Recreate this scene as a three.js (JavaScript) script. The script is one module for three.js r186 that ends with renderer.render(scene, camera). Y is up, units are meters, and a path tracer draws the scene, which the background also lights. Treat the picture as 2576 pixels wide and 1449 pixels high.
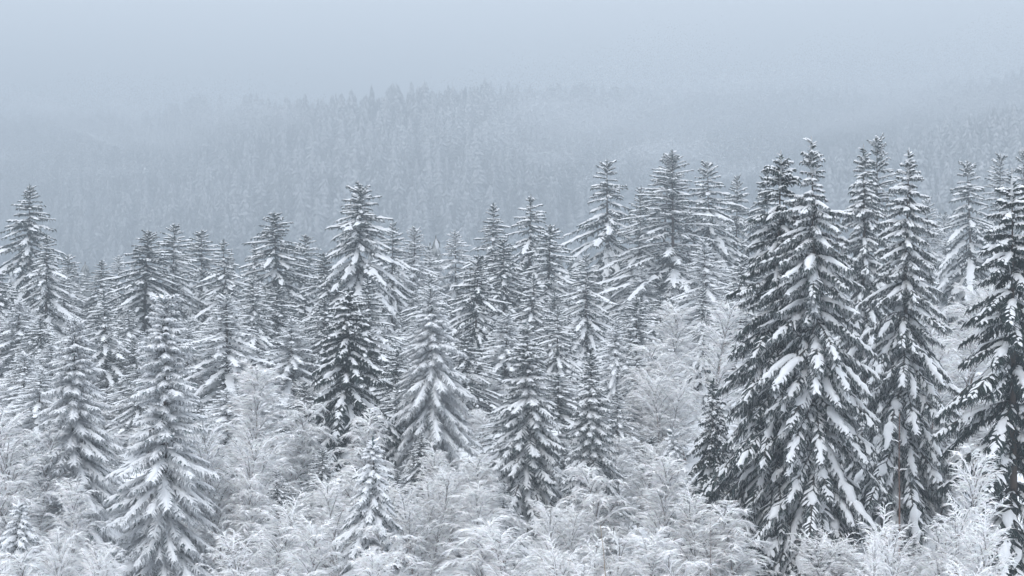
import * as THREE from 'three';

// ------------------------------------------------------------------ camera, sky, sun, exposure
const scene = new THREE.Scene();
const FOV = 20, K = 2 * Math.tan(THREE.MathUtils.degToRad(FOV / 2)) / 1449;      // metres per photo pixel (of a 2576 x 1449 view) per metre of distance
const camera = new THREE.PerspectiveCamera(FOV, 16 / 9, 0.5, 12000);
camera.position.set(0, 0, 0);
camera.lookAt(0, 0, -100);
const renderer = new THREE.WebGLRenderer({ antialias: true });
renderer.toneMapping = THREE.LinearToneMapping;
renderer.toneMappingExposure = 1.32;
renderer.shadowMap.enabled = true;
{ // overcast sky: brighter overhead than at the horizon, alike all round
  const W = 64, H = 64, a = new Float32Array(W * H * 4);
  for (let y = 0; y < H; y++) for (let x = 0; x < W; x++) {
    const el = ((y + 0.5) / H - 0.5) * Math.PI, g = 2.6 * (0.52 + 0.48 * Math.max(0, Math.sin(el))), o = (y * W + x) * 4;
    a[o] = 0.88 * g; a[o + 1] = 0.93 * g; a[o + 2] = 1.0 * g; a[o + 3] = 1;
  }
  const t = new THREE.DataTexture(a, W, H, THREE.RGBAFormat, THREE.FloatType);
  t.mapping = THREE.EquirectangularReflectionMapping; t.magFilter = THREE.LinearFilter; t.needsUpdate = true;
  scene.background = t; scene.environment = t;
}
const sun = new THREE.DirectionalLight(0xfff6ea, 1.4);
sun.position.set(-150, 250, 190); sun.target.position.set(0, 0, -120);
sun.castShadow = true; sun.shadow.radius = 90;
Object.assign(sun.shadow.camera, { left: -120, right: 120, top: 160, bottom: -160, near: 1, far: 900 });
sun.shadow.mapSize.set(2048, 2048);
scene.add(sun, sun.target);
scene.fog = new THREE.FogExp2(new THREE.Color().setRGB(0.765, 0.88, 1.0), 0.0015);

// ------------------------------------------------------------------ small helpers
function rng(seed) {
  let s = seed | 0;
  return () => { s = (s + 0x6d2b79f5) | 0; let t = Math.imul(s ^ (s >>> 15), 1 | s); t = (t + Math.imul(t ^ (t >>> 7), 61 | t)) ^ t; return ((t ^ (t >>> 14)) >>> 0) / 4294967296; };
}
const lerp = THREE.MathUtils.lerp, clamp = THREE.MathUtils.clamp, D2R = Math.PI / 180;
function table(pts, x) { // smooth interpolation through [x, y] pairs
  if (x <= pts[0][0]) return pts[0][1];
  for (let i = 1; i < pts.length; i++) if (x <= pts[i][0]) {
    let t = (x - pts[i - 1][0]) / (pts[i][0] - pts[i - 1][0]); t = t * t * (3 - 2 * t) * 0.5 + t * 0.5;
    return lerp(pts[i - 1][1], pts[i][1], t);
  }
  return pts[pts.length - 1][1];
}
function hash2(ix, iy) { let h = Math.imul(ix, 374761393) + Math.imul(iy, 668265263); h = Math.imul(h ^ (h >>> 13), 1274126177); return ((h ^ (h >>> 16)) >>> 0) / 4294967296; }
function noise2(x, y) {
  const ix = Math.floor(x), iy = Math.floor(y); let fx = x - ix, fy = y - iy; fx = fx * fx * (3 - 2 * fx); fy = fy * fy * (3 - 2 * fy);
  return lerp(lerp(hash2(ix, iy), hash2(ix + 1, iy), fx), lerp(hash2(ix, iy + 1), hash2(ix + 1, iy + 1), fx), fy) * 2 - 1;
}
const add = (a, b, k = 1) => [a[0] + b[0] * k, a[1] + b[1] * k, a[2] + b[2] * k];
const norm = (a) => { const l = Math.hypot(a[0], a[1], a[2]) || 1; return [a[0] / l, a[1] / l, a[2] / l]; };
const cross = (a, b) => [a[1] * b[2] - a[2] * b[1], a[2] * b[0] - a[0] * b[2], a[0] * b[1] - a[1] * b[0]];
const dot = (a, b) => a[0] * b[0] + a[1] * b[1] + a[2] * b[2];

class Builder { // collects triangles with a colour each vertex
  constructor() { this.p = []; this.c = []; this.i = []; }
  get n() { return this.p.length / 3; }
  v(a, c) { this.p.push(a[0], a[1], a[2]); this.c.push(c[0], c[1], c[2]); return this.n - 1; }
  spike(a, b, r, c, c2 = c) { // three-sided tapering needle shoot
    const t = norm(add(b, a, -1)), u = norm(cross(t, Math.abs(t[1]) > 0.9 ? [1, 0, 0] : [0, 1, 0])), w = cross(t, u), at = [];
    for (let k = 0; k < 3; k++) { const g = k * 2.0944 + 0.5; at.push(this.v(add(add(a, u, Math.cos(g) * r), w, Math.sin(g) * r), c)); }
    const e = this.v(b, c2);
    for (let k = 0; k < 3; k++) this.i.push(at[k], at[(k + 1) % 3], e);
  }
  tube(pts, radii, c, sides = 3) {
    let prev = null;
    for (let i = 0; i < pts.length; i++) {
      const t = norm(add(pts[Math.min(i + 1, pts.length - 1)], pts[Math.max(i - 1, 0)], -1)), u = norm(cross(t, Math.abs(t[1]) > 0.9 ? [1, 0, 0] : [0, 1, 0])), w = cross(t, u), ring = [];
      for (let k = 0; k < sides; k++) { const g = k / sides * Math.PI * 2; ring.push(this.v(add(add(pts[i], u, Math.cos(g) * radii[i]), w, Math.sin(g) * radii[i]), Array.isArray(c[0]) ? c[i] : c)); }
      if (prev) for (let k = 0; k < sides; k++) { const l = (k + 1) % sides; this.i.push(prev[k], prev[l], ring[l], prev[k], ring[l], ring[k]); }
      prev = ring;
    }
  }
  dome(pts, ws, hs, c, across) { // a pad of snow lying along a line
    let prev = null;
    const angles = across === 5 ? [-1.9, -1.0, 0, 1.0, 1.9] : [-1.7, 0, 1.7];
    for (let i = 0; i < pts.length; i++) {
      const t = norm(add(pts[Math.min(i + 1, pts.length - 1)], pts[Math.max(i - 1, 0)], -1));
      const up = Math.abs(t[1]) > 0.97 ? norm([1, 0.2, 0]) : [0, 1, 0], n = norm(add(up, t, -dot(up, t))), s = cross(t, n), ring = [];
      for (const g of angles) ring.push(this.v(add(add(pts[i], s, Math.sin(g) * ws[i]), n, Math.cos(g) * hs[i]), c));
      if (prev) for (let k = 0; k + 1 < ring.length; k++) this.i.push(prev[k], prev[k + 1], ring[k + 1], prev[k], ring[k + 1], ring[k]);
      prev = ring;
    }
  }
  join(o, f) { // another builder's triangles, moved by f
    const base = this.n;
    for (let k = 0; k < o.p.length; k += 3) { const q = f(o.p[k], o.p[k + 1], o.p[k + 2]); this.p.push(q[0], q[1], q[2]); }
    for (const x of o.c) this.c.push(x);
    for (const x of o.i) this.i.push(x + base);
  }
  geometry() {
    const g = new THREE.BufferGeometry();
    g.setAttribute('position', new THREE.Float32BufferAttribute(this.p, 3));
    g.setAttribute('color', new THREE.Float32BufferAttribute(this.c, 3));
    g.setIndex(this.i); g.computeVertexNormals();
    return g;
  }
}

// ------------------------------------------------------------------ materials
const std = (o) => new THREE.MeshStandardMaterial({ vertexColors: true, roughness: 0.92, metalness: 0, ...o });
const M = { snow: std({ roughness: 0.85 }), needle: std({ roughness: 0.8 }), bark: std({ roughness: 0.95 }), twig: std({ roughness: 1 }), ground: std({ roughness: 0.9 }), wood: std({ roughness: 0.9 }) };
for (const k in M) M[k].name = k;
const SNOW = [0.70, 0.715, 0.74], FROST = [0.80, 0.82, 0.85];

// ------------------------------------------------------------------ naming and tags
const used = new Map();
function numbered(name) { const k = used.get(name) ?? 0; used.set(name, k + 1); return k ? `${name}_${String(k).padStart(3, '0')}` : name; }
function mesh(name, geometry, material, parent) { const m = new THREE.Mesh(geometry, material); m.name = name; m.castShadow = m.receiveShadow = true; parent.add(m); return m; }
function tag(o, label, category, group) { o.userData = { label, category }; if (group) o.userData.group = group; }

// ------------------------------------------------------------------ the lie of the land
const NEAR = [[0, -1.8], [15, -4], [40, -13], [62, -18.4], [85, -17.2], [105, -15.2], [125, -13.5], [150, -11.6], [200, -8.2], [240, -6.8], [320, -12], [500, -19], [700, -20]];
const RIDGE_D = [[-300, 2100], [0, 2100], [400, 1850], [600, 1550], [900, 1400], [1200, 1420], [1450, 1750], [1700, 2050], [1950, 2050], [2250, 1950], [2450, 1900], [2576, 1800], [3000, 1700]];
const RIDGE_V = [[-300, 300], [0, 292], [350, 285], [500, 268], [700, 245], [930, 216], [1250, 204], [1550, 215], [1900, 235], [2250, 240], [2450, 205], [2576, 190], [3000, 190]];
const FOOT_D = [[-300, 1250], [0, 1200], [400, 1080], [900, 960], [1400, 1000], [1800, 950], [2200, 760], [2400, 640], [2576, 580], [3000, 560]];
const TREE_H = 30;
function ground(x, z) {
  const d = Math.hypot(x, z), th = Math.atan2(x, -z), u = Math.abs(th) > 0.6 ? (th > 0 ? 3000 : -300) : clamp(1288 + Math.tan(th) / K, -300, 3000), c = Math.max(0.3, Math.cos(th));
  const rd = table(RIDGE_D, u), fd = table(FOOT_D, u), rh = (724.5 - table(RIDGE_V, u)) * K * rd * c - TREE_H;
  let y = table(NEAR, d * Math.min(1, c + 0.02)) + noise2(x * 0.04, z * 0.04) * 0.5 * clamp(d / 60, 0, 1) + noise2(x * 0.15, z * 0.15) * 0.15;
  if (d > fd) {
    const t = (d - fd) / (rd - fd);
    const h = t < 1 ? (rh + 20) * Math.pow(t, 1.05) : (rh + 20) * (1 - 0.06 * (t - 1));
    y += h + (noise2(x * 0.006, z * 0.006) * 9 + noise2(x * 0.02, z * 0.02) * 3) * clamp(t * 4, 0, 1) * clamp((1.25 - t) * 4, 0.25, 1);
  }
  return y;
}
{ // snow-covered ground, one sheet round the camera out past the ridge
  const rings = [0.01], A = 360; for (let d = 4; d < 5200; d *= d < 260 ? 1.045 : 1.035) rings.push(d);
  const b = new Builder();
  const az = []; for (let k = 0; k < A; k++) { const f = k / A * 2 - 1; az.push(Math.PI * (0.25 * f + 0.75 * f * f * f)); }
  for (const d of rings) for (const a of az) {
    const x = Math.sin(a) * d, z = -Math.cos(a) * d, n = 0.04 * noise2(x * 0.3, z * 0.3);
    b.v([x, ground(x, z), z], [0.76 + n, 0.78 + n, 0.81 + n]);
  }
  for (let r = 0; r + 1 < rings.length; r++) for (let k = 0; k < A; k++) { const l = (k + 1) % A, p = r * A, q = p + A; b.i.push(p + k, p + l, q + l, p + k, q + l, q + k); }
  const g = mesh('ground', b.geometry(), M.ground, scene); g.userData.kind = 'structure';
}

// ------------------------------------------------------------------ spruce boughs
function needleColor(R, frost, dark) {
  if (R() < frost) { const k = (frost > 0.7 ? 0.5 : 0.25) + 0.5 * R(); return [lerp(0.05, FROST[0], k), lerp(0.06, FROST[1], k), lerp(0.06, FROST[2], k)]; }
  const k = (0.55 + 0.9 * R()) * dark; return [0.024 * k, 0.044 * k, (0.036 + 0.012 * R()) * k];
}
// Local frame: root at the origin, growing along +x, y up. o: pitch, bend (radians), snow 0..1, frost 0..1, fan (half width / length), hang (m), dense, dark, pad
function makeBough(L, o, R) {
  const hang = o.hang * clamp(L / 2.6, 0.3, 1), twigSnow = lerp(Math.max(0.85, o.twigSnow ?? 0.5), o.twigSnow ?? o.snow, clamp((L - 0.6) / 1.6, 0, 1));
  const needles = new Builder(), snow = new Builder(), N = 9, ax = [], tan = [];
  let p = [0, 0, 0];
  const wob = (R() - 0.5) * 0.25;
  for (let i = 0; i <= N; i++) {
    const s = i / N, a = o.pitch + o.bend * s * (1.25 - 0.45 * s * s) + (R() - 0.5) * 0.10, y = wob * (s - 0.3) * s;
    const t = norm([Math.cos(a), Math.sin(a), y]); ax.push(p); tan.push(t); p = add(p, t, L / N);
  }
  const at = (s) => { const f = clamp(s, 0, 0.9999) * N, i = Math.floor(f); return add(ax[i], add(ax[Math.min(i + 1, N)], ax[i], -1), f - i); };
  const dir = (s) => tan[Math.min(N, Math.floor(clamp(s, 0, 1) * N))];
  // woody axis, clad with needles
  needles.tube(ax.filter((_, i) => i % 3 === 0), [0.07, 0.06, 0.05, 0.02].map((r) => r * (0.5 + L * 0.16)), [0.04, 0.035, 0.03], 3);
  const step = (o.fine ?? 0.17) / (o.dense ?? 1), count = Math.max(5, Math.round(L / step));
  for (let k = 0; k < count; k++) for (const sd of [-1, 1]) {
    const s = clamp(0.06 + 0.93 * (k + R()) / count, 0, 1), t = dir(s), p0 = at(s);
    const W = Math.min(o.reach ?? 0.8, L * o.fan) * Math.pow(Math.sin(Math.PI * clamp(0.12 + 0.80 * s, 0, 1)), 0.8) * (0.55 + 0.7 * R()) + 0.12;
    const g = (38 + 26 * R()) * D2R, fall = 0.15 + 0.55 * R() * (o.droopTwig ?? 1);
    const d0 = norm([t[0] * Math.cos(g), t[1] * Math.cos(g) - fall * 0.4, t[2] * Math.cos(g) + sd * Math.sin(g)]), mid = add(p0, d0, W * 0.55), d1 = norm(add(d0, [0, -1, 0], fall * 0.9)), end = add(mid, d1, W * 0.5);
    const c = needleColor(R, o.frost, o.dark);
    const thick = (o.thick ?? 1) * (0.045 + 0.02 * R());
    needles.tube([p0, mid, end], [thick, thick * 0.95, thick * 0.15], c, 3);
    const nh = o.hangs ?? 3;
    for (let q = 0; q < nh; q++) {
      const f = R(), b = f < 0.55 ? add(p0, add(mid, p0, -1), f / 0.55) : add(mid, add(end, mid, -1), (f - 0.55) / 0.45), l = hang * (0.35 + 0.9 * R());
      needles.spike(b, add(b, [(R() - 0.3) * 0.9 * l, -l * (0.4 + 0.7 * R()), (R() - 0.5) * 1.1 * l]), (o.fine > 0.2 ? 1.2 : 0.62) * (0.035 + 0.02 * R()), needleColor(R, o.frost * 1.1, o.dark));
    }
    if (R() < twigSnow) {
      const w = (o.pad ?? 1) * (o.fine < 0.2 ? 0.036 + 0.056 * R() : 0.05 + 0.06 * R()) * (0.8 + 0.05 * L), h = w * (0.7 + 0.4 * R());
      const on = (f) => add(f < 0.55 ? add(p0, add(mid, p0, -1), f / 0.55) : add(mid, add(end, mid, -1), (f - 0.55) / 0.45), [0, thick * 0.7, 0]), f0 = 0.35 * R() * R(), f1 = Math.min(1, f0 + 0.35 + 0.5 * R());
      snow.dome([on(f0), on(lerp(f0, f1, 0.3)), on(lerp(f0, f1, 0.7)), on(f1)], [w * 0.3, w * 1.05, w * (0.7 + 0.6 * R()), w * 0.2], [h * 0.3, h * 1.1, h, h * 0.2], SNOW, 3);
    }
  }
  // the pad of snow along the top of the axis, lumpy and broken
  const across = o.fine > 0.2 ? 3 : 5, n = Math.max(6, Math.round(L * (across === 3 ? 2.5 : 3.4))); let run = [];
  const flush = () => {
    if (run.length > 2) { const m = run.length - 1; snow.dome(run.map((q) => q.p), run.map((q, i) => q.w * (i === 0 || i === m ? 0.25 : 1)), run.map((q, i) => q.h * (i === 0 || i === m ? 0.2 : 1)), SNOW, across); }
    run = [];
  };
  for (let k = 0; k <= n; k++) {
    const s = k / n, w = (o.pad ?? 1) * (0.09 + 0.03 * L) * Math.pow(Math.sin(Math.PI * clamp(0.10 + 0.80 * s, 0, 1)), 0.6) * (0.55 + 0.8 * R());
    if (R() < (1 - o.snow) * (o.fine < 0.2 ? 0.55 : 0.35) || s < (o.bare ?? 0.08)) { flush(); continue; }
    run.push({ p: add(at(s), [0, 0.03, (R() - 0.5) * w * 0.7]), w, h: w * (0.55 + 0.35 * R()) });
  }
  flush();
  return { needles, snow };
}

const WIDE = 1.5;
// The plan of a spruce: trunk line and the place, turn, length and slope of every bough.
function sprucePlan(H, R0, o, R) {
  const boughs = [], lean = [(R() - 0.5) * 0.03 * H * (o.lean ?? 1), (R() - 0.5) * 0.03 * H * (o.lean ?? 1)];
  const axis = (f) => { const w = o.crook ? Math.sin(f * 9) * o.crook * H * clamp((f - 0.6) * 3, 0, 1) : 0; return [lean[0] * f * f + w, H * f, lean[1] * f * f]; };
  let h = H * (o.from ?? 0.05), turn = R() * 6.28;
  while (h < H * 0.97) { // whorl by whorl
    const t0 = 1 - h / H, tier = (o.tier ?? 0.62) * (0.8 + 0.4 * R()) * (0.42 + 0.75 * clamp(t0 * 2, 0, 1)) * H / 20, m = Math.round((o.whorl ?? 6) * (0.75 + 0.4 * R()) * (t0 < 0.12 ? 0.7 : 1)), far = 0.78 + 0.38 * R();
    turn += R() * 2;
    for (let k = 0; k < m; k++) {
      const hb = h + (R() - 0.5) * tier * (o.scatter ?? 0.8); if (hb > H * 0.975) continue;
      const f = hb / H, t = 1 - f, prof = o.profile ? o.profile(t) : Math.pow(t, o.power ?? 0.9);
      let L = R0 * prof * far * (0.75 + 0.4 * R()) * (R() < 0.08 ? 1.22 : 1) + 0.14;
      if (o.ragged && R() < o.ragged) L *= 0.5;
      const pitch = lerp(o.top ?? 0.45, o.low ?? -0.55, Math.pow(clamp(t * 1.15, 0, 1), 0.42)) + 0.5 * clamp(1 - t * 9, 0, 1) + (R() - 0.5) * 0.3;
      const bend = lerp(0.05, o.bend ?? -0.6, Math.pow(t, 0.4)) * (0.6 + 0.8 * R());
      L /= Math.max(0.6, Math.cos(pitch + bend * 0.5));
      boughs.push({ h: hb, f, L, turn: turn + (k + 0.5 * (R() - 0.5)) / m * 6.283, pitch, bend });
    }
    h += tier;
  }
  return { boughs, axis };
}
function trunkGeometry(H, axis, r0, c) {
  const b = new Builder(), n = 10, pts = [], rs = [], cs = [], R = rng(Math.round(H * 100));
  for (let i = 0; i <= n; i++) { const f = i / n; pts.push(axis(f * 0.99)); rs.push(Math.max(0.02, r0 * Math.pow(1 - f, 0.85) * (i ? 1 : 1.25))); const k = 0.7 + 0.6 * R(); cs.push([c[0] * k, c[1] * k, c[2] * k]); }
  pts[0] = [0, -0.6, 0];
  b.tube(pts, rs, cs, 8); return b.geometry();
}
function leader(axis, H, needles, snow, R, o) { // the thin shoot at the very top with its bits of snow
  const a = axis(0.93), b = add(axis(1), [0, 0.15, 0]);
  needles.tube([a, axis(0.97), b], [0.11, 0.09, 0.03], needleColor(R, o.frost, o.dark), 4);
  for (let k = 0; k < 30; k++) { const f = 0.925 + 0.07 * R(), p = axis(f), g = R() * 6.28, l = 0.22 + 0.25 * R(); const e = add(p, [Math.cos(g) * l, l * (0.1 + 0.5 * R()), Math.sin(g) * l]); needles.spike(p, e, 0.075, needleColor(R, o.frost, o.dark)); if (R() < o.snow * 0.6) snow.dome([p, add(p, add(e, p, -1), 0.55), e], [0.04, 0.07, 0.02], [0.04, 0.06, 0.02], SNOW, 3); }
}
const BARK = [0.085, 0.066, 0.055];
function mergedSpruce(H, R0, o, seed) { // a spruce as trunk, crown of needles, snow
  const R = rng(seed), plan = sprucePlan(H, R0 * WIDE * 1.5, o, R), needles = new Builder(), snow = new Builder();
  for (const q of plan.boughs) {
    const b = makeBough(q.L, { ...o, pitch: q.pitch, bend: q.bend }, R), c = Math.cos(q.turn), s = Math.sin(q.turn), a = plan.axis(q.f), f = (x, y, z) => [a[0] + x * c - z * s, a[1] + y, a[2] + x * s + z * c];
    needles.join(b.needles, f); snow.join(b.snow, f);
  }
  leader(plan.axis, H, needles, snow, R, o);
  return { H, R0, trunk: trunkGeometry(H, plan.axis, 0.011 * H + 0.04, BARK), crown: needles.geometry(), snow: snow.geometry() };
}
function spruceFrom(proto, root) {
  mesh('trunk', proto.trunk, M.bark, root);
  const crown = mesh('crown', proto.crown, M.needle, root);
  mesh('snow', proto.snow, M.snow, crown);
}

// Kinds of spruce. Each has a few individuals, which the copies below turn and stretch.
const KIND = {
  layered: { snow: 0.84, twigSnow: 0.72, frost: 0.36, fan: 0.21, hang: 0.26, dark: 1.1, low: -0.58, bend: -0.34, top: 0.75, tier: 0.86, whorl: 7, fine: 0.45, hangs: 2, thick: 1.35, pad: 1.2 },
  droopy: { snow: 0.80, twigSnow: 0.6, frost: 0.30, fan: 0.18, hang: 0.38, dark: 1.0, low: -0.82, bend: -0.30, top: 0.7, tier: 0.88, whorl: 7, fine: 0.45, hangs: 2, thick: 1.3, pad: 1.25, ragged: 0.1 },
  white: { snow: 0.97, twigSnow: 0.92, frost: 0.74, fan: 0.22, hang: 0.22, dark: 1.4, low: -0.55, bend: -0.30, top: 0.75, tier: 0.80, whorl: 7, fine: 0.45, hangs: 2, thick: 1.3, pad: 1.15 },
  thin: { snow: 0.80, twigSnow: 0.65, frost: 0.55, fan: 0.14, hang: 0.24, dark: 1.2, low: -0.36, bend: -0.30, top: 0.6, tier: 0.78, whorl: 8, fine: 0.45, hangs: 2, thick: 1.25, pad: 0.85, ragged: 0.2 },
  dark: { snow: 0.62, twigSnow: 0.42, frost: 0.14, fan: 0.21, hang: 0.36, dark: 0.85, low: -0.62, bend: -0.34, top: 0.65, tier: 0.84, whorl: 8, fine: 0.45, hangs: 2, thick: 1.3, pad: 1.1, ragged: 0.15 },
};
const PROTO = {};
{ let seed = 11; for (const k in KIND) for (const [n, sl] of [[0, 0.2], [1, 0.27], [2, 0.24], [3, 0.22]].slice(0, k === 'layered' || k === 'droopy' ? 4 : 3)) (PROTO[k] ??= []).push(mergedSpruce(20, 20 * sl, { ...KIND[k], power: [0.8, 0.95, 0.86, 1.05][n], crook: n === 3 ? 0.006 : 0, lean: n === 2 ? 2.2 : 1 }, seed += 7)); }

// Boughs for the nearest spruces, each bough a part: a shelf of shapes by slope and length.
const SHELF = {};
function shelfBough(kind, o, L, pitch, bend, R) {
  const lc = L < 1.1 ? 0.7 : L < 2.0 ? 1.5 : L < 3.2 ? 2.6 : L < 4.8 ? 4.0 : 5.6, pc = clamp(Math.round(pitch / 0.22), -5, 3), n = Math.floor(R() * 3), key = [kind, lc, pc, n].join();
  SHELF[key] ??= (() => { const r = rng(Math.imul(pc * 31 + n * 7 + lc * 1000 | 0, 2654435) + kind.length * 977), b = makeBough(lc, { ...o, pitch: pc * 0.22, bend }, r); return { L: lc, needles: b.needles.geometry(), snow: b.snow.geometry() }; })();
  return SHELF[key];
}
const HERO = {
  veteran: { snow: 0.72, twigSnow: 0.5, frost: 0.42, fan: 0.14, hang: 0.36, dark: 1.0, low: -0.88, bend: -0.22, top: 0.5, tier: 0.74, reach: 0.6, whorl: 10, fine: 0.11, hangs: 7, thick: 0.6, pad: 1.0, droopTwig: 1.7, scatter: 1.0 },
  shaded: { snow: 0.5, twigSnow: 0.34, frost: 0.24, fan: 0.14, hang: 0.42, dark: 0.9, low: -0.85, bend: -0.25, top: 0.5, tier: 0.74, reach: 0.55, whorl: 10, fine: 0.12, hangs: 6, thick: 0.65, pad: 0.85, droopTwig: 1.7, scatter: 1.0 },
  clumped: { reach: 0.65, snow: 0.62, twigSnow: 0.42, frost: 0.08, fan: 0.17, hang: 0.42, dark: 0.8, low: -0.62, bend: -0.45, top: 0.6, tier: 0.76, whorl: 7, fine: 0.12, hangs: 6, thick: 0.7, pad: 1.1, droopTwig: 1.4 },
  young: { snow: 0.86, twigSnow: 0.88, frost: 0.55, fan: 0.19, hang: 0.26, dark: 1.25, low: -0.62, bend: -0.2, top: 0.75, tier: 0.66, reach: 0.55, whorl: 10, fine: 0.12, hangs: 5, thick: 0.6, pad: 0.8 },
  pale: { snow: 0.92, twigSnow: 0.95, frost: 0.88, fan: 0.2, hang: 0.28, dark: 2.2, low: -0.48, bend: -0.22, top: 0.75, tier: 0.56, reach: 0.5, whorl: 11, fine: 0.12, hangs: 5, thick: 0.6, pad: 0.8 },
  snowy: { snow: 0.97, twigSnow: 0.9, frost: 0.75, fan: 0.17, hang: 0.24, dark: 1.5, low: -0.75, bend: -0.35, top: 0.4, tier: 0.6, whorl: 6, fine: 0.11, hangs: 5, thick: 0.6, pad: 0.9 },
};
function boughSpruce(root, H, R0, kind, extra, seed) {
  const o = { ...HERO[kind], ...extra }, R = rng(seed), plan = sprucePlan(H, R0 * WIDE, o, R);
  mesh('trunk', trunkGeometry(H, plan.axis, 0.010 * H + 0.04, BARK), M.bark, root);
  for (const q of plan.boughs) {
    const s = shelfBough(kind, HERO[kind], q.L, q.pitch, o.bend, R), b = mesh('bough', s.needles, M.needle, root);
    b.position.set(...plan.axis(q.f)); b.rotation.y = -q.turn; const k = q.L / s.L; b.scale.set(k, lerp(k, 1, 0.4), lerp(k, 1, 0.5) * (R() < 0.5 ? -1 : 1));
    mesh('snow', s.snow, M.snow, b);
  }
  const nd = new Builder(), sn = new Builder(); leader(plan.axis, H, nd, sn, R, o);
  mesh('snow', sn.geometry(), M.snow, mesh('leader', nd.geometry(), M.needle, root));
  return plan.boughs.length;
}

// ------------------------------------------------------------------ frosted birches
function birchGeometry(H, R0, seed, o = {}) {
  const R = rng(seed), trunk = new Builder(), wood = new Builder(), twigs = new Builder();
  const stems = o.stems ?? 1;
  const rime = () => { const k = R(); return k < 0.92 ? [0.885 + 0.06 * R(), 0.89 + 0.06 * R(), 0.905 + 0.05 * R()] : k < 0.98 ? [0.6, 0.57, 0.57] : [0.17, 0.125, 0.11]; };
  const line = (p, d, len, n, sag, wig) => { const pts = [p], ds = [d]; for (let i = 0; i < n; i++) { d = norm([d[0] + (R() - 0.5) * wig, d[1] + (R() - 0.5) * wig * 0.6 - sag / n * (0.25 + 1.5 * i / n), d[2] + (R() - 0.5) * wig]); p = add(p, d, len / n); pts.push(p); ds.push(d); } return { pts, ds }; };
  for (let m = 0; m < stems; m++) {
    const g0 = R() * 6.28, tilt = stems > 1 ? 0.12 + 0.22 * R() : 0.03 + 0.06 * R(), h = H * (m ? 0.75 + 0.2 * R() : 1);
    const stem = line([Math.cos(g0) * 0.15 * (stems > 1), -0.4, Math.sin(g0) * 0.15 * (stems > 1)], norm([Math.cos(g0) * tilt, 1, Math.sin(g0) * tilt]), h + 0.4, 8, 0.0, 0.07);
    trunk.tube(stem.pts, stem.pts.map((_, i) => (0.012 * H * (1 - i / 8.3) + 0.008) * 0.75), stem.pts.map((_, i) => { const k = 0.8 + 0.5 * R(); return i < 6 ? [0.17 * k, 0.12 * k, 0.095 * k] : [0.3, 0.28, 0.27]; }), 5);
    const nb = Math.round((o.branches ?? 44) / Math.sqrt(stems));
    for (let k = 0; k < nb; k++) {
      const f = lerp(o.from ?? 0.12, 0.99, Math.pow((k + R()) / nb, 0.85)), i = Math.min(7, Math.floor(f * 8)), p = add(stem.pts[i], add(stem.pts[i + 1], stem.pts[i], -1), f * 8 - i), g = k * 2.4 + R();
      const reach = R0 * (0.35 + 0.75 * Math.pow(1 - f, 0.55)) * (0.65 + 0.6 * R()), up = lerp(0.7, 1.7, f) + 0.4 * R();
      const br = line(p, norm([Math.cos(g), up, Math.sin(g)]), reach * 1.35, 6, (o.sag ?? 1.5) * (0.7 + 0.6 * R()), 0.13);
      const r = 0.012 + 0.007 * reach;
      wood.tube(br.pts, br.pts.map((_, j) => r * (1 - j / 7)), [0.2, 0.16, 0.14], 3);
      twigs.dome(br.pts.map((q) => add(q, [0, r * 0.5, 0])), br.pts.map((_, j) => (r * 1.7 + 0.02) * (1 - j / 8) * (0.8 + 0.4 * R())), br.pts.map((_, j) => (r * 2 + 0.02) * (1 - j / 8) * (0.7 + 0.6 * R())), SNOW, 3);
      const ns = Math.round((9 + reach * 5) * (o.lacy ?? 1));
      for (let a = 0; a < ns; a++) {
        const s = 0.15 + 0.85 * (a + R()) / ns, j = Math.min(5, Math.floor(s * 6)), p1 = add(br.pts[j], add(br.pts[j + 1], br.pts[j], -1), s * 6 - j), dd = br.ds[j + 1], sd = R() < 0.5 ? -1 : 1, side = norm(cross(dd, [0, 1, 0.01]));
        const l1 = (0.25 + 0.34 * reach * (1.05 - s)) * (0.6 + 0.8 * R());
        const sub = line(p1, norm(add(add(dd, side, sd * (0.7 + 0.6 * R())), [0, 1, 0], 0.35 * R())), l1, 3, 0.6 + 0.7 * R(), 0.16);
        twigs.tube(sub.pts, [0.026, 0.026, 0.022, 0.008], rime(), 3);
        const nt = Math.round((5 + l1 * 9) * (o.lacy ?? 1));
        for (let b = 0; b < nt; b++) {
          const q = Math.min(2, Math.floor(R() * 3)), p2 = add(sub.pts[q], add(sub.pts[q + 1], sub.pts[q], -1), R());
          const e2 = add(p2, norm([sub.ds[q][0] * 1.2 + (R() - 0.5) * 1.1, sub.ds[q][1] - 0.25 + (R() - 0.6) * 0.6, sub.ds[q][2] * 1.2 + (R() - 0.5) * 1.1]), 0.2 + 0.34 * R());
          twigs.spike(p2, e2, 0.015 + 0.01 * R(), rime());
        }
      }
    }
  }
  return { H, R0, trunk: trunk.geometry(), wood: wood.geometry(), twigs: twigs.geometry() };
}
const BIRCH = [
  birchGeometry(8, 2.2, 501, { sag: 1.1 }), birchGeometry(8, 2.0, 502, { branches: 52, sag: 1.9 }), birchGeometry(8, 2.4, 503, { stems: 3, branches: 52, sag: 0.8, lacy: 0.7 }), birchGeometry(8, 2.3, 504, { stems: 2, sag: 2.2, branches: 50 }),
  birchGeometry(8, 2.6, 505, { stems: 4, branches: 60, sag: 0.9, from: 0.06, lacy: 0.75 }), birchGeometry(8, 1.9, 506, { branches: 40, sag: 0.7, lacy: 0.65 }), birchGeometry(8, 2.2, 507, { branches: 64, sag: 1.5 }), birchGeometry(8, 2.6, 508, { stems: 5, branches: 64, sag: 0.5, from: 0.1, lacy: 0.6 }),
];
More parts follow.
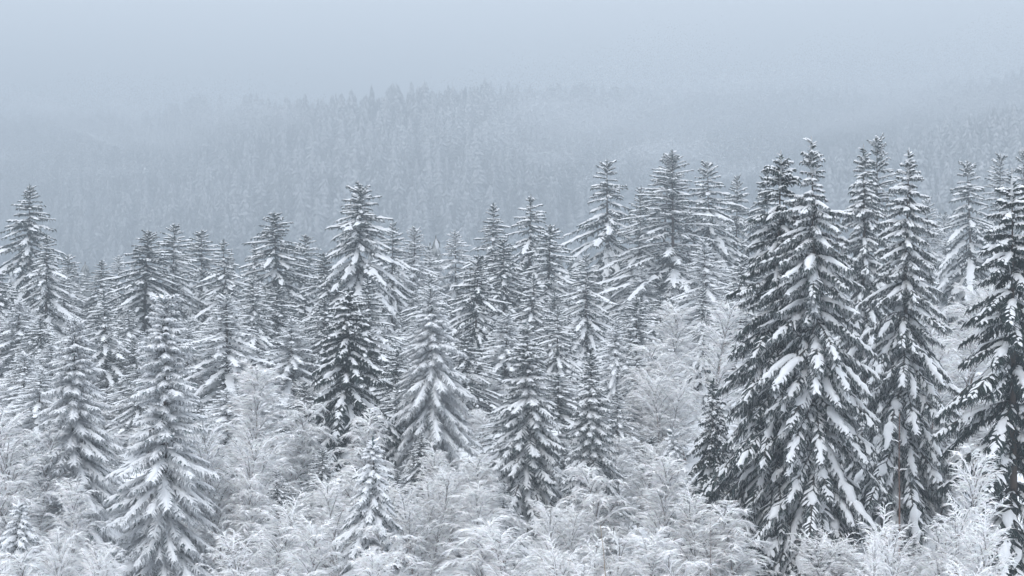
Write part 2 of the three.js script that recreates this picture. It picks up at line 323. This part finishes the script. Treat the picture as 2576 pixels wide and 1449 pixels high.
function birchFrom(b, root) {
  mesh('trunk', b.trunk, M.bark, root);
  const w = mesh('branches', b.wood, M.wood, root); mesh('frosted_twigs', b.twigs, M.twig, w);
}

// ------------------------------------------------------------------ placing
const spot = (u, v, d) => [(u - 1288) * K * d, (724.5 - v) * K * d, -d];
let T_COUNT = 0, turnSeed = rng(77);
function place(name, u, v, d, build) {
  const [x, yTop, z] = spot(u, v, d), y0 = ground(x, z), root = new THREE.Group(); root.name = numbered(name); scene.add(root);
  root.position.set(x, y0, z);
  build(root, yTop - y0); T_COUNT++;
  return root;
}
const GB = 'spruces of the hazy back row', GM = 'spruces on the middle of the slope', GF = 'snowy spruces nearest the viewer', GW = 'frosted birches on the lower slope';
function spruce(u, v, d, rpx, kind, n, label, group) {
  const r = place('spruce_tree', u, v, d, (root, H) => {
    const p = PROTO[kind][(n + Math.abs(Math.round(u))) % PROTO[kind].length]; spruceFrom(p, root);
    const R = rpx * K * d, sy = H / p.H, sx = R / p.R0; root.scale.set(sx, sy, sx * (0.9 + 0.2 * turnSeed())); root.rotation.set((turnSeed() - 0.5) * 0.07, turnSeed() * 6.28, (turnSeed() - 0.5) * 0.07);
  });
  tag(r, label, 'spruce', group);
}
function hero(u, v, d, rpx, kind, extra, seed, label, group) {
  const r = place('spruce_tree', u, v, d, (root, H) => boughSpruce(root, H, rpx * K * d, kind, extra, seed));
  tag(r, label, 'spruce', group);
}
function birch(u, v, d, rpx, n, label) {
  const r = place('frosted_birch', u, v, d, (root, H) => { const b = BIRCH[n % BIRCH.length]; birchFrom(b, root); const sx = rpx * K * d / b.R0; root.scale.set(sx, H / b.H, sx); root.rotation.y = turnSeed() * 6.28; });
  tag(r, label, 'birch', GW);
}

// the great spruces on the right
hero(2055, 350, 84, 162, 'veteran', { profile: (t) => t < 0.12 ? 0.05 + t * 0.7 : 0.32 + 0.68 * Math.pow((t - 0.12) / 0.88, 0.8) }, 901, 'tallest dark spruce on the right with long drooping snowy boughs and a thin bare leader', GF);
hero(1950, 385, 86, 150, 'shaded', { power: 0.62 }, 902, 'dark spruce with a bushy flat top close on the left of the tallest spruce', GF);
hero(2175, 368, 108, 120, 'veteran', { power: 0.8 }, 903, 'spruce with brownish bare inner boughs just right of the tallest spruce', GF);
hero(2272, 378, 94, 160, 'veteran', { power: 0.78 }, 904, 'pointed dark spruce at the right end of the group of great spruces', GF);
hero(2550, 430, 80, 195, 'clumped', { power: 0.7 }, 905, 'very dark spruce with thick snow clumps cut off by the right edge', GF);
// the young spruces at the front
hero(415, 735, 84, 120, 'pale', { power: 0.68 }, 907, 'big pale spruce standing full height at the front left', GF);
hero(185, 795, 95, 104, 'pale', { low: -0.6, power: 0.75 }, 908, 'slender spruce with down-swept boughs left of the big pale front spruce', GF);
hero(872, 728, 113, 150, 'clumped', { power: 0.8, low: -0.5, frost: 0.2 }, 909, 'dark regular spruce with thick white shelves left of the middle', GF);
hero(1090, 718, 113, 108, 'pale', { low: -0.75, ragged: 0.15, power: 0.75 }, 910, 'spruce with long sloping bare-looking boughs near the middle', GF);
hero(1330, 812, 102, 108, 'young', { power: 0.85 }, 911, 'even grey-green spruce just right of the middle with a straight dark trunk', GF);
hero(1490, 890, 97, 88, 'young', { dark: 0.8, frost: 0.2, low: -0.7 }, 912, 'narrow dark-hearted spruce right of the even middle spruce', GF);
hero(940, 1105, 76, 130, 'snowy', {}, 913, 'slim almost white spruce among the birches at the bottom', GF);
hero(1790, 958, 92, 96, 'shaded', { low: -1.0, from: 0.2 }, 914, 'hanging dark spruce over a reddish stem left of the great spruces', GF);
hero(1690, 1080, 85, 104, 'snowy', { low: -1.0 }, 915, 'small white weighed-down spruce left of the hanging dark spruce', GF);
hero(42, 1268, 73, 128, 'snowy', { low: -0.6 }, 916, 'small bright white spruce in the bottom left corner', GF);

// the back row
const BACK = [
  [70, 465, 215, 108, 'dark', 0, 'tall pointed bluish spruce at the left end of the back row'],
  [118, 590, 188, 98, 'droopy', 1, 'spruce leaning against the right side of the tall left-end spruce'],
  [172, 640, 202, 70, 'layered', 0, 'small spruce behind, third from the left end of the back row'],
  [-5, 650, 180, 85, 'dark', 2, 'half spruce with a dark base on the left edge'],
  [250, 655, 200, 90, 'layered', 1, 'pale round-topped spruce in the low gap of the back row on the left'],
  [298, 642, 226, 60, 'white', 0, 'faint small spruce filling the low gap of the back row on the left'],
  [360, 580, 190, 92, 'dark', 0, 'spruce with wide dark arms left of three slender tops'],
  [432, 562, 196, 85, 'layered', 2, 'first of three slender spruce tops left of centre in the back row'],
  [510, 578, 206, 90, 'layered', 0, 'second of three slender spruce tops left of centre in the back row'],
  [566, 603, 190, 88, 'droopy', 1, 'third of three slender spruce tops left of centre in the back row'],
  [640, 600, 216, 55, 'thin', 0, 'thin spruce tip just left of the dark conical spruce'],
  [700, 533, 200, 110, 'dark', 1, 'dark conical spruce standing above its neighbours left of centre'],
  [764, 590, 206, 76, 'layered', 2, 'spruce close on the right of the dark conical spruce'],
  [825, 635, 186, 75, 'dark', 2, 'low dark spruce left of the crooked-topped spruce'],
  [985, 560, 200, 82, 'layered', 0, 'spruce half hidden on the right of the crooked-topped spruce'],
  [1040, 575, 206, 70, 'white', 1, 'slim pale spruce second right of the crooked-topped spruce'],
  [1083, 622, 216, 48, 'layered', 2, 'tiny spruce tip in the dip at the middle of the back row'],
  [1148, 578, 216, 80, 'white', 2, 'faint pale spruce right of the dip at the middle of the back row'],
  [1238, 512, 212, 88, 'layered', 1, 'slender spruce left of the broad middle pair of the back row'],
  [1268, 600, 188, 80, 'dark', 0, 'dark lower spruce between the two tall middle spruces of the back row'],
  [1332, 490, 205, 105, 'droopy', 1, 'broad pointed spruce in the middle of the back row'],
  [1376, 566, 190, 90, 'layered', 0, 'spruce on the right shoulder of the broad middle spruce'],
  [1530, 403, 226, 100, 'droopy', 2, 'tall narrow-topped spruce left of the high pale pair'],
  [1605, 470, 214, 85, 'thin', 1, 'thin grey spruce tucked against the left of the high pale pair'],
  [1662, 386, 222, 115, 'thin', 2, 'left one of the high pale pair of spruces with fine level boughs'],
  [1694, 380, 210, 135, 'thin', 0, 'right one of the high pale pair of spruces with fine level boughs'],
  [1790, 408, 216, 112, 'droopy', 0, 'round-topped spruce right of the high pale pair'],
  [1852, 440, 228, 85, 'layered', 1, 'faint spruce behind, between the round-topped one and the great spruces'],
  [1912, 424, 222, 66, 'dark', 1, 'dark tufted spruce top looking out left of the great spruces'],
  [1778, 602, 178, 88, 'white', 0, 'pale spruce in front of the round-topped spruce'],
  [2210, 340, 160, 115, 'thin', 1, 'thin brownish spruce top looking out between the great spruces'],
  [2335, 500, 214, 75, 'white', 1, 'faint spruce just right of the pointed great spruce'],
  [2380, 540, 222, 66, 'white', 2, 'faint low spruce in the gap near the right edge'],
  [2450, 405, 208, 92, 'droopy', 2, 'blue-grey spruce in the gap left of the very dark edge spruce'],
  [2512, 388, 226, 78, 'thin', 2, 'misty flat-topped spruce behind the very dark edge spruce'],
  [2572, 372, 236, 55, 'layered', 2, 'dark spruce tip at the right edge behind the clumped spruce'],
];
for (const [u, v, d, r, k, n, label] of BACK) spruce(u, v, d, r, k, n, label, GB);
{ // the one with the broken, crooked top
  const p = mergedSpruce(21, 4.0, { ...KIND.droopy, crook: 0.012, ragged: 0.2, power: 0.62, whorl: 9, tier: 0.7, pad: 1.3 }, 4242);
  const r = place('spruce_tree', 902, 463, 186, (root, H) => { spruceFrom(p, root); root.scale.setScalar(H / p.H); });
  tag(r, 'tall spruce with a crooked ragged top left of the middle', 'spruce', GB);
}
// the middle of the slope
const MID = [
  [270, 735, 150, 88, 'layered', 1, 'spruce between the slender left spruce and the big pale front spruce'],
  [572, 742, 145, 98, 'white', 1, 'pale spruce right behind the big pale front spruce'],
  [640, 700, 168, 66, 'layered', 2, 'dim spruce in the second rank left of the dark shelved spruce'],
  [735, 805, 150, 88, 'white', 2, 'whitish spruce left of the dark shelved spruce'],
  [820, 748, 152, 72, 'dark', 0, 'dark spruce just behind the dark shelved spruce on its left'],
  [935, 702, 142, 112, 'layered', 0, 'spruce showing above the right shoulder of the dark shelved spruce'],
  [1195, 640, 156, 88, 'dark', 1, 'spruce with a dark trunk gap behind the sloping-boughed middle spruce'],
  [1475, 640, 166, 95, 'layered', 2, 'spruce behind the narrow dark-hearted spruce'],
  [1600, 750, 150, 88, 'layered', 0, 'level-boughed spruce left of the birches on the upper slope'],
  [1272, 790, 150, 80, 'white', 0, 'pale spruce left behind the even middle spruce'],
  [1400, 770, 152, 76, 'layered', 1, 'pale spruce right behind the even middle spruce'],
  [1545, 800, 140, 72, 'white', 1, 'small pale spruce above the narrow dark-hearted spruce'],
  [768, 960, 118, 72, 'dark', 2, 'small dark spruce rising from the birches left of the dark shelved spruce'],
  [1172, 840, 142, 84, 'dark', 0, 'dark spruce on the right of the sloping-boughed middle spruce'],
  [985, 880, 132, 84, 'dark', 1, 'shadowy spruce on the right of the dark shelved spruce'],
  [470, 800, 146, 70, 'white', 2, 'pale spruce showing behind the right side of the big pale front spruce'],
  [335, 850, 150, 76, 'layered', 2, 'spruce showing behind the left side of the big pale front spruce'],
  [1605, 870, 128, 72, 'layered', 1, 'spruce with short level boughs right of the narrow dark-hearted spruce'],
  [60, 890, 138, 78, 'white', 0, 'snow-heaped broad spruce low on the left edge'],
  [1765, 720, 152, 60, 'droopy', 2, 'spruce with a dark heart in the upper birches left of the great spruces'],
  [100, 800, 165, 80, 'dark', 0, 'dark spruce below the tall left-end spruce'],
  [690, 720, 172, 90, 'dark', 2, 'dark spruce below the dark conical spruce'],
  [1085, 690, 170, 80, 'layered', 0, 'spruce just behind the top of the sloping-boughed middle spruce'],
  [1330, 690, 170, 90, 'droopy', 1, 'spruce just behind the top of the even middle spruce'],
  [1660, 740, 168, 80, 'droopy', 1, 'dim spruce below the high pale pair'],
  [1860, 640, 165, 80, 'layered', 2, 'dim spruce close on the left of the great spruces'],
];
for (const [u, v, d, r, k, n, label] of MID) spruce(u, v, d, r, k, n, label, GM);

// where a thing stands, told by what it stands beside
const LANDMARKS = [[415, 84, 'big pale front spruce'], [185, 95, 'slender left spruce'], [872, 113, 'dark shelved spruce'], [1090, 113, 'sloping-boughed middle spruce'], [1330, 102, 'even grey-green middle spruce'], [1490, 97, 'narrow dark-hearted spruce'], [940, 77, 'slim white spruce'], [1790, 92, 'hanging dark spruce'], [1690, 86, 'small weighed-down spruce'], [38, 74, 'small white corner spruce'], [2050, 84, 'tallest spruce'], [2272, 94, 'pointed great spruce'], [2550, 80, 'very dark edge spruce'], [70, 215, 'tall left-end spruce'], [700, 200, 'dark conical spruce'], [902, 186, 'crooked-topped spruce'], [1332, 205, 'broad pointed middle spruce'], [1680, 215, 'high pale pair of spruces'], [1790, 216, 'round-topped spruce'], [510, 200, 'three slender spruce tops'], [1740, 135, 'upper group of birches'], [768, 118, 'little dark left spruce'], [640, 102, 'tall pinkish birch'], [1788, 70, 'thin upright brown sapling'], [1542, 66, 'dead ochre stalk'], [1530, 226, 'tall narrow-topped back spruce'], [2450, 208, 'blue-grey back spruce']];
const told = new Map();
function beside(what, u, d) {
  const near = LANDMARKS.map(([lu, ld, n]) => { const dx = (u - lu) * K * d, dz = d - ld; return [Math.hypot(dx, dz * 0.6), Math.abs(dx) > Math.abs(dz) * 0.7 ? (dx < 0 ? 'left of' : 'right of') : dz < 0 ? 'in front of' : 'behind', n]; }).sort((a, b) => a[0] - b[0]);
  for (let k = 0; k < 9; k++) { const l = `${what} ${near[k][1]} the ${near[k][2]}`; if (!told.has(l)) { told.set(l, 1); return l; } }
  let l;
  for (let k = 0; k < 12; k++) { l = `${what} by the ${near[k % 3][2]} and the ${near[3 + Math.floor(k / 3)][2]}`; if (!told.has(l)) break; }
  told.set(l, 1); return l;
}
// young spruces that fill the gaps
{
  const R = rng(6161), all = [...BACK, ...MID], own = [];
  for (let k = 0; k < 900 && own.length < 46; k++) {
    const d = 118 + 95 * R(), u = 2640 * R() - 30, top = lerp(960, 660, clamp((d - 118) / 85, 0, 1)) + 60 * R();
    if (u > 1840 && u < 2330 && d < 130) continue;
    if (all.some((q) => Math.hypot((q[0] - u) * K * d, q[2] - d) < 4.6) || own.some((q) => Math.hypot((q[0] - u) * K * d, q[1] - d) < 5)) continue;
    own.push([u, d]);
    spruce(u, top, d, (2.5 + 1.2 * R()) / (K * d), ['layered', 'white', 'droopy', 'white'][Math.floor(R() * 4)], Math.floor(R() * 3), beside('young snowy spruce', u, d), 'young spruces between the taller ones on the slope');
  }
}
// small spruces standing among the birches
const AMONG = [
  [1000, 1190, 100, 60, 'dark', 0, 'small dark spruce in the birches right of the slim white spruce'],
  [600, 1130, 104, 60, 'droopy', 1, 'small dark-hearted spruce right of the foot of the big pale front spruce'],
  [1140, 1240, 96, 60, 'white', 0, 'small white spruce in the birches below the sloping-boughed middle spruce'],
  [1262, 1220, 94, 55, 'layered', 1, 'small spruce in the birches at the left foot of the even middle spruce'],
  [1420, 1110, 114, 65, 'droopy', 2, 'small spruce between the even and the narrow middle spruces'],
  [1555, 985, 120, 70, 'layered', 0, 'spruce standing close behind the narrow dark-hearted spruce on its right'],
  [1640, 1100, 108, 55, 'dark', 1, 'small dark spruce left of the small weighed-down spruce'],
  [285, 1130, 106, 60, 'dark', 2, 'small dark spruce between the two big spruces at the front left'],
  [60, 1110, 100, 60, 'dark', 0, 'small dark spruce in the birches above the small white corner spruce'],
  [500, 1010, 114, 65, 'layered', 2, 'spruce half hidden by the right side of the big pale front spruce'],
  [700, 1180, 97, 55, 'dark', 1, 'small dark spruce under the tall pinkish birch'],
  [1865, 1150, 92, 60, 'dark', 2, 'small dark spruce under the left skirt of the great spruces'],
  [2385, 1060, 102, 60, 'droopy', 0, 'small spruce in the birches between the pointed great spruce and the edge spruce'],
  [1060, 1090, 110, 60, 'dark', 0, 'small shadowy spruce under the sloping-boughed middle spruce'],
  [810, 1130, 104, 55, 'layered', 2, 'small spruce right below the small dark spruce in the birches'],
];
for (const [u, v, d, r, k, n, label] of AMONG) spruce(u, v, d, r, k, n, label, 'small spruces among the birches');
// the birches
const BIRCHES = [
  [75, 1035, 92, 115, 2, 'wide frosted birch above the small white corner spruce'],
  [235, 990, 100, 95, 1, 'frosted birch between the slender left spruce and the big pale front spruce'],
  [262, 1095, 100, 60, 3, 'frosted birch close on the left of the big pale front spruce'],
  [640, 950, 102, 105, 0, 'tall pinkish frosted birch right of the big pale front spruce'],
  [585, 1080, 88, 100, 4, 'bushy frosted birch at the right foot of the big pale front spruce'],
  [700, 1020, 106, 80, 3, 'drooping frosted birch left of the small dark spruce'],
  [890, 1060, 96, 80, 1, 'frosted birch covering the foot of the dark shelved spruce'],
  [780, 1190, 86, 115, 3, 'arching frosted birch below the small dark spruce'],
  [1120, 1150, 94, 85, 2, 'frosted birch at the foot of the sloping-boughed middle spruce'],
  [1240, 1165, 92, 80, 1, 'smooth domed frosted birch at the left foot of the even middle spruce'],
  [1195, 1245, 84, 90, 0, 'frosted birch below the gap between the two middle spruces'],
  [1050, 1200, 85, 90, 4, 'bushy frosted birch right of the slim white spruce'],
  [1590, 1120, 100, 75, 2, 'frosted birch right of the narrow dark-hearted spruce'],
  [1640, 1000, 126, 90, 1, 'smooth pale frosted birch left of the hanging dark spruce'],
  [1690, 790, 142, 85, 0, 'left upper frosted birch in the group below the pale spruce'],
  [1785, 775, 136, 100, 5, 'tallest upper frosted birch left of the great spruces'],
  [1735, 870, 126, 95, 3, 'lower frosted birch in the upper group left of the great spruces'],
  [1665, 930, 122, 80, 4, 'bushy frosted birch at the bottom of the upper group'],
  [1560, 1190, 84, 110, 3, 'frosted birch with snowy arching limbs below the narrow dark-hearted spruce'],
  [1665, 1180, 82, 100, 0, 'frosted birch below the small weighed-down spruce'],
  [1415, 1270, 82, 85, 4, 'bushy frosted birch between the feet of two middle spruces'],
  [1765, 1270, 78, 105, 2, 'many-stemmed frosted birch below the hanging dark spruce'],
  [1880, 1290, 76, 110, 1, 'bright frosted birch at the left foot of the tallest spruce'],
  [2340, 880, 106, 100, 0, 'frosted birch in the gap below the pointed great spruce'],
  [2395, 720, 132, 110, 2, 'frosted birch high in the gap near the right edge'],
  [2310, 1060, 94, 85, 3, 'drooping frosted birch beside the thin reddish stem'],
  [2470, 1170, 70, 105, 5, 'tall branchy frosted birch in front of the very dark edge spruce'],
  [2310, 1300, 68, 115, 4, 'arching frosted birch bush right of the great spruces'],
  [185, 1240, 80, 80, 0, 'frosted birch at the bottom left of the big pale front spruce'],
  [95, 1190, 86, 100, 3, 'frosted birch just above the small white corner spruce'],
  [610, 1215, 84, 70, 1, 'frosted birch standing clear to the right of the big pale front spruce'],
  [640, 1290, 76, 115, 2, 'frosted birch at the bottom, second clump right of the big pale front spruce'],
  [775, 1340, 72, 105, 0, 'low frosted birch at the bottom left of the slim white spruce'],
  [790, 1265, 92, 90, 6, 'frosted birch filling the hollow left of the slim white spruce'],
  [865, 1230, 82, 85, 5, 'frosted birch close on the left of the slim white spruce'],
  [1060, 1330, 74, 105, 3, 'low frosted birch at the bottom right of the slim white spruce'],
  [1205, 1330, 72, 115, 1, 'low frosted birch at the bottom below the two middle spruces'],
  [1350, 1340, 70, 115, 2, 'low frosted birch at the bottom just left of the dead stalk'],
  [1480, 1360, 69, 105, 4, 'low bushy frosted birch around the dead stalk'],
  [1650, 1370, 68, 115, 0, 'low frosted birch at the bottom right of the dead stalk'],
  [1810, 1390, 67, 115, 3, 'low frosted birch at the bottom by the reddish sapling'],
  [2440, 1350, 64, 115, 2, 'low frosted birch at the bottom right corner'],
  [2170, 1370, 65, 55, 5, 'small upright frosted birch just left of the pointed great spruce foot'],
  [205, 1360, 72, 80, 4, 'low frosted birch bush in the bottom left'],
  [100, 1400, 70, 100, 1, 'lowest frosted birch beside the small white corner spruce'],
  [930, 1420, 67, 100, 0, 'lowest frosted birch in front of the slim white spruce'],
];
for (const [u, v, d, r, n, label] of BIRCHES) birch(u, v, d, r, n, label);
{ // more of the same thicket further up, between the spruces
  const R = rng(717), own = BIRCHES.map((q) => [q[0], q[2]]);
  for (let k = 0; k < 900 && own.length < BIRCHES.length + 78; k++) {
    const d = 70 + 85 * R(), u = 2700 * R() - 60;
    if (own.some((q) => Math.hypot((q[0] - u) * K * d, q[1] - d) < 3.3 || (u > 255 && u < 590 && d < 84))) continue;
    if (u > 1900 && u < 2290 && d > 78 && d < 112) continue;
    own.push([u, d]);
    const p = spot(u, 0, d), y0 = ground(p[0], p[2]), H = d < 92 ? 3.5 + 2 * R() : 2.2 + 1.6 * R();
    birch(u, 724.5 - (y0 + H) / (K * d), d, (1.7 + 0.8 * R()) / (K * d), Math.floor(R() * 8), beside('low frosted birch', u, d));
  }
}

// ------------------------------------------------------------------ the wooded hills behind
function farTree(seed, o) { // a small frosted spruce of few faces, 1 m tall: ragged skirts of boughs one over the other
  const R = rng(seed), b = new Builder(), n = o.n ?? 13, m = 9;
  b.tube([[0, -0.06, 0], [0, 0.97, 0]], [0.018, 0.003], [0.12, 0.11, 0.11], 4);
  for (let k = 0; k < n; k++) {
    const f = 0.05 + 0.93 * k / n, t = 1 - f, L = o.r * Math.pow(t, 0.85) * (0.8 + 0.4 * R()) + 0.01, g0 = R() * 6.28, drop = 0.09 + 0.05 * t;
    const tone = o.tone * (0.8 + 0.4 * R());
    for (let j = 0; j < m; j++) {
      const g = g0 + (j + 0.6 * R()) / m * 6.28, l = L * (0.6 + 0.65 * R()), dr = drop * (0.5 + 0.6 * R()), a = [0, f + 0.04, 0], e = [Math.cos(g) * l, f - dr, Math.sin(g) * l], w = l * 0.5 + 0.01, sx = -Math.sin(g) * w * 0.5, sz = Math.cos(g) * w * 0.5, md = [Math.cos(g) * l * 0.55, f + 0.03 - dr * 0.4, Math.sin(g) * l * 0.55];
      const c = [tone * 0.93, tone * 0.98, tone], cs = [0.54, 0.555, 0.58], q = R() < o.snow ? cs : c;
      const A = b.v(a, q), B1 = b.v([md[0] + sx, md[1] - 0.012, md[2] + sz], q), B2 = b.v([md[0] - sx, md[1] - 0.012, md[2] - sz], q), Cc = b.v([md[0], md[1], md[2]], q), E = b.v(e, q), D = b.v([md[0] * 0.8, md[1] - 0.05, md[2] * 0.8], c);
      b.i.push(A, Cc, B1, A, B2, Cc, B1, Cc, E, Cc, B2, E, B1, E, D, E, B2, D);
    }
  }
  return b.geometry();
}
const FAR = [farTree(1, { r: 0.15, snow: 0.35, tone: 0.22 }), farTree(2, { r: 0.13, snow: 0.25, tone: 0.16 }), farTree(3, { r: 0.17, snow: 0.45, tone: 0.27 }), farTree(4, { r: 0.16, snow: 0.75, tone: 0.40 }), farTree(5, { r: 0.2, snow: 0.85, tone: 0.5 })];
{
  const R = rng(3131), lists = FAR.map(() => []), m = new THREE.Matrix4(), q = new THREE.Quaternion(), Y = new THREE.Vector3(0, 1, 0);
  for (let d = 262; d < 2700; d += 10) {
    const half = 1420 * K * d, sp = d < 700 ? 6.5 : 10;
    for (let x = -half; x < half; x += sp) {
      const px = x + (R() - 0.5) * sp * 1.3, pz = -(d + (R() - 0.5) * 9), u = 1288 + px / -pz / K, rd = table(RIDGE_D, u), fd = table(FOOT_D, u);
      const keep = R(), k0 = R(), hs = R(), tn = R() * 6.28, wd = R();
      if (d > rd + 60 || (d < fd - 40 && keep < 0.55) || (d >= fd && keep < 0.14 + 0.55 * noise2(px * 0.014, pz * 0.014))) continue;
      const pale = noise2(px * 0.01 + 9, pz * 0.01) + (u > 2250 ? 0.35 : 0), i = k0 < 0.30 + 0.4 * pale ? (k0 < 0.12 ? 4 : 3) : Math.floor(hs * 2.999);
      const h = (d < fd - 40 ? 13 + 5 * hs : 18 + 24 * hs) * (d > rd - 20 ? 0.8 : 1), w = h * (1.2 + 0.75 * wd);
      lists[i].push(m.clone().compose(new THREE.Vector3(px, ground(px, pz) - 0.3, pz), q.setFromAxisAngle(Y, tn), new THREE.Vector3(w, h, w)));
    }
  }
  const wood = new THREE.Group(); wood.name = 'hillside_forest'; scene.add(wood);
  wood.userData = { kind: 'stuff', label: 'mass of frosted spruces covering the misty hills behind', category: 'forest' };
  lists.forEach((l, i) => { const im = new THREE.InstancedMesh(FAR[i], M.needle, l.length); l.forEach((a, k) => im.setMatrixAt(k, a)); im.name = 'spruce_stand'; im.castShadow = im.receiveShadow = true; wood.add(im); });
  console.log('far trees', lists.map((l) => l.length).join(' '));
}
{ // drifts of cloud hanging in front of the hill: a multitude of faint scraps of vapour
  const R = rng(9797), N = 500000, g = new THREE.BufferGeometry();
  g.setAttribute('position', new THREE.Float32BufferAttribute([-0.52, -0.3, 0, 0.52, -0.3, 0, 0, 0.6, 0], 3)); g.setIndex([0, 1, 2]); g.computeVertexNormals();
  const vapour = new THREE.MeshStandardMaterial({ color: new THREE.Color().setRGB(0.9, 0.93, 0.98), roughness: 1, transparent: true, opacity: 0.28, side: THREE.DoubleSide }); vapour.name = 'vapour';
  const im = new THREE.InstancedMesh(g, vapour, N), m = new THREE.Matrix4(), q = new THREE.Quaternion(), e = new THREE.Euler(), gauss = () => (R() + R() + R() + R() - 2) * 0.86;
  // centre (u, v, distance), half sizes in metres (across, up, along), share
  const DRIFT = [[1600, 270, 1250, 95, 24, 120, 3], [1420, 300, 1180, 60, 16, 90, 1.5], [1850, 245, 1350, 130, 26, 120, 3.2], [1380, 350, 1080, 100, 26, 80, 1.2], [120, 300, 1500, 130, 34, 140, 3.4], [430, 300, 1400, 90, 24, 120, 2.2], [640, 300, 1300, 60, 12, 90, 0.7], [2130, 250, 1300, 110, 26, 120, 3], [2440, 215, 1300, 110, 26, 100, 3], [1720, 400, 960, 60, 14, 60, 0.8], [250, 400, 1150, 130, 34, 60, 0.6]];
  const sum = DRIFT.reduce((a, d) => a + d[6], 0); let k = 0;
  for (const [u, v, d, sx, sy, sz, share] of DRIFT) {
    const [cx, cy, cz] = spot(u, v, d), n = Math.floor(N * share / sum);
    for (let i = 0; i < n && k < N; i++) {
      const gx = gauss(), gy = gauss(), wob = noise2(gx * 2 + u, d + gy) * 0.8;
      const s = 0.5 + 0.7 * R(); m.compose(new THREE.Vector3(cx + gx * sx, cy + (gy + wob) * sy + gx * sx * 0.06, cz + gauss() * sz), q.setFromEuler(e.set(R() * 6.28, R() * 6.28, R() * 6.28)), new THREE.Vector3(s, s, s)); im.setMatrixAt(k++, m);
    }
  }
  im.count = k; im.name = 'low_cloud'; im.userData = { kind: 'stuff', label: 'patches of low cloud drifting across the wooded hill', category: 'cloud' }; scene.add(im);
}
// spruces one can tell apart on the skyline of the ridge
const ORD = ['first', 'second', 'third', 'fourth', 'fifth', 'sixth', 'seventh', 'eighth', 'ninth', 'tenth', 'eleventh', 'twelfth', 'thirteenth', 'fourteenth', 'fifteenth', 'sixteenth', 'seventeenth', 'eighteenth'];
const SKYLINE = [[600, 268, 1.0], [660, 255, 0.9], [720, 244, 1.15], [768, 232, 1.0], [800, 240, 0.9], [845, 226, 0.9], [880, 235, 1.0], [935, 208, 1.6], [988, 200, 1.05], [1025, 226, 0.9], [1062, 228, 1.0], [1105, 222, 0.9], [1130, 218, 1.1], [1162, 222, 0.9], [1205, 228, 0.8], [1260, 208, 1.1], [1290, 214, 1.0], [1335, 206, 1.0]];
{
  const g = mesh('crown', FAR[0], M.needle, new THREE.Group());
  SKYLINE.forEach(([u, v, w], k) => {
    const d = table(RIDGE_D, u) - 25, [x, yTop, z] = spot(u, v, d), y0 = ground(x, z), t = new THREE.Group(); t.name = numbered('ridge_spruce'); scene.add(t); t.position.set(x, y0 - 0.3, z);
    const H = Math.max(14, yTop - y0), c = new THREE.Mesh(FAR[k % 3], M.needle); c.name = 'crown'; t.add(c); t.scale.set(H * w * 0.95, H, H * w * 0.95); t.rotation.y = k * 1.7;
    tag(t, `faint grey spruce on the misty ridge skyline, ${ORD[k]} from the left`, 'spruce', 'spruces on the skyline of the ridge');
  });
}

// ------------------------------------------------------------------ bare stems
function stem(u, v, d, r, c, label, name = 'bare_sapling', lean = 0) {
  const t = place(name, u, v, d, (root, H) => {
    const R = rng(Math.round(u)), b = new Builder(), pts = [], s = new Builder();
    for (let i = 0; i <= 8; i++) { const f = i / 8; pts.push([lean * f * f * H + (R() - 0.5) * 0.06, -0.3 + (H + 0.3) * f, (R() - 0.5) * 0.06]); }
    b.tube(pts, pts.map((_, i) => r * (1 - i / 10)), pts.map(() => { const k = 0.7 + 0.7 * R(); return c.map((x) => x * k); }), 6);
    mesh('trunk', b.geometry(), M.bark, root);
    const tw = new Builder();
    for (let k = 0; k < 48; k++) { const f = 0.15 + 0.74 * R(), i = Math.min(7, Math.floor(f * 8)), p = pts[i], g = R() * 6.28, l = (0.3 + 0.9 * R()) * (1.15 - f), e = add(p, [Math.cos(g) * l, l * (0.2 + 0.4 * R()), Math.sin(g) * l]); tw.spike(p, e, 0.02, c); s.dome([p, add(add(p, add(e, p, -1), 0.5), [0, 0.02, 0]), e], [0.02, 0.04, 0.01], [0.02, 0.05, 0.01], SNOW, 3); }
    const w = mesh('twigs', tw.geometry(), M.wood, root); mesh('snow', s.geometry(), M.snow, w);
  });
  tag(t, label, 'sapling', null);
}
stem(2262, 1040, 82, 0.085, [0.15, 0.09, 0.072], 'thin reddish-brown bare trunk flecked with snow right of the tallest spruce');
stem(1790, 1120, 94, 0.12, [0.22, 0.105, 0.08], 'short reddish trunk below the hanging dark spruce');
stem(1788, 1300, 70, 0.03, [0.17, 0.10, 0.08], 'thin brown upright sapling at the bottom below the hanging dark spruce');
stem(1542, 1320, 66, 0.05, [0.26, 0.19, 0.12], 'dead ochre stalk at the bottom right of the middle', 'dead_stalk', -0.06);

let tris = 0; const seen = new Set(); scene.traverse((o) => { if (o.geometry && !seen.has(o.geometry)) { seen.add(o.geometry); tris += o.geometry.index.count / 3; } });
console.log('unique triangles', tris, 'trees', T_COUNT, 'shelf', Object.keys(SHELF).length);
renderer.render(scene, camera);
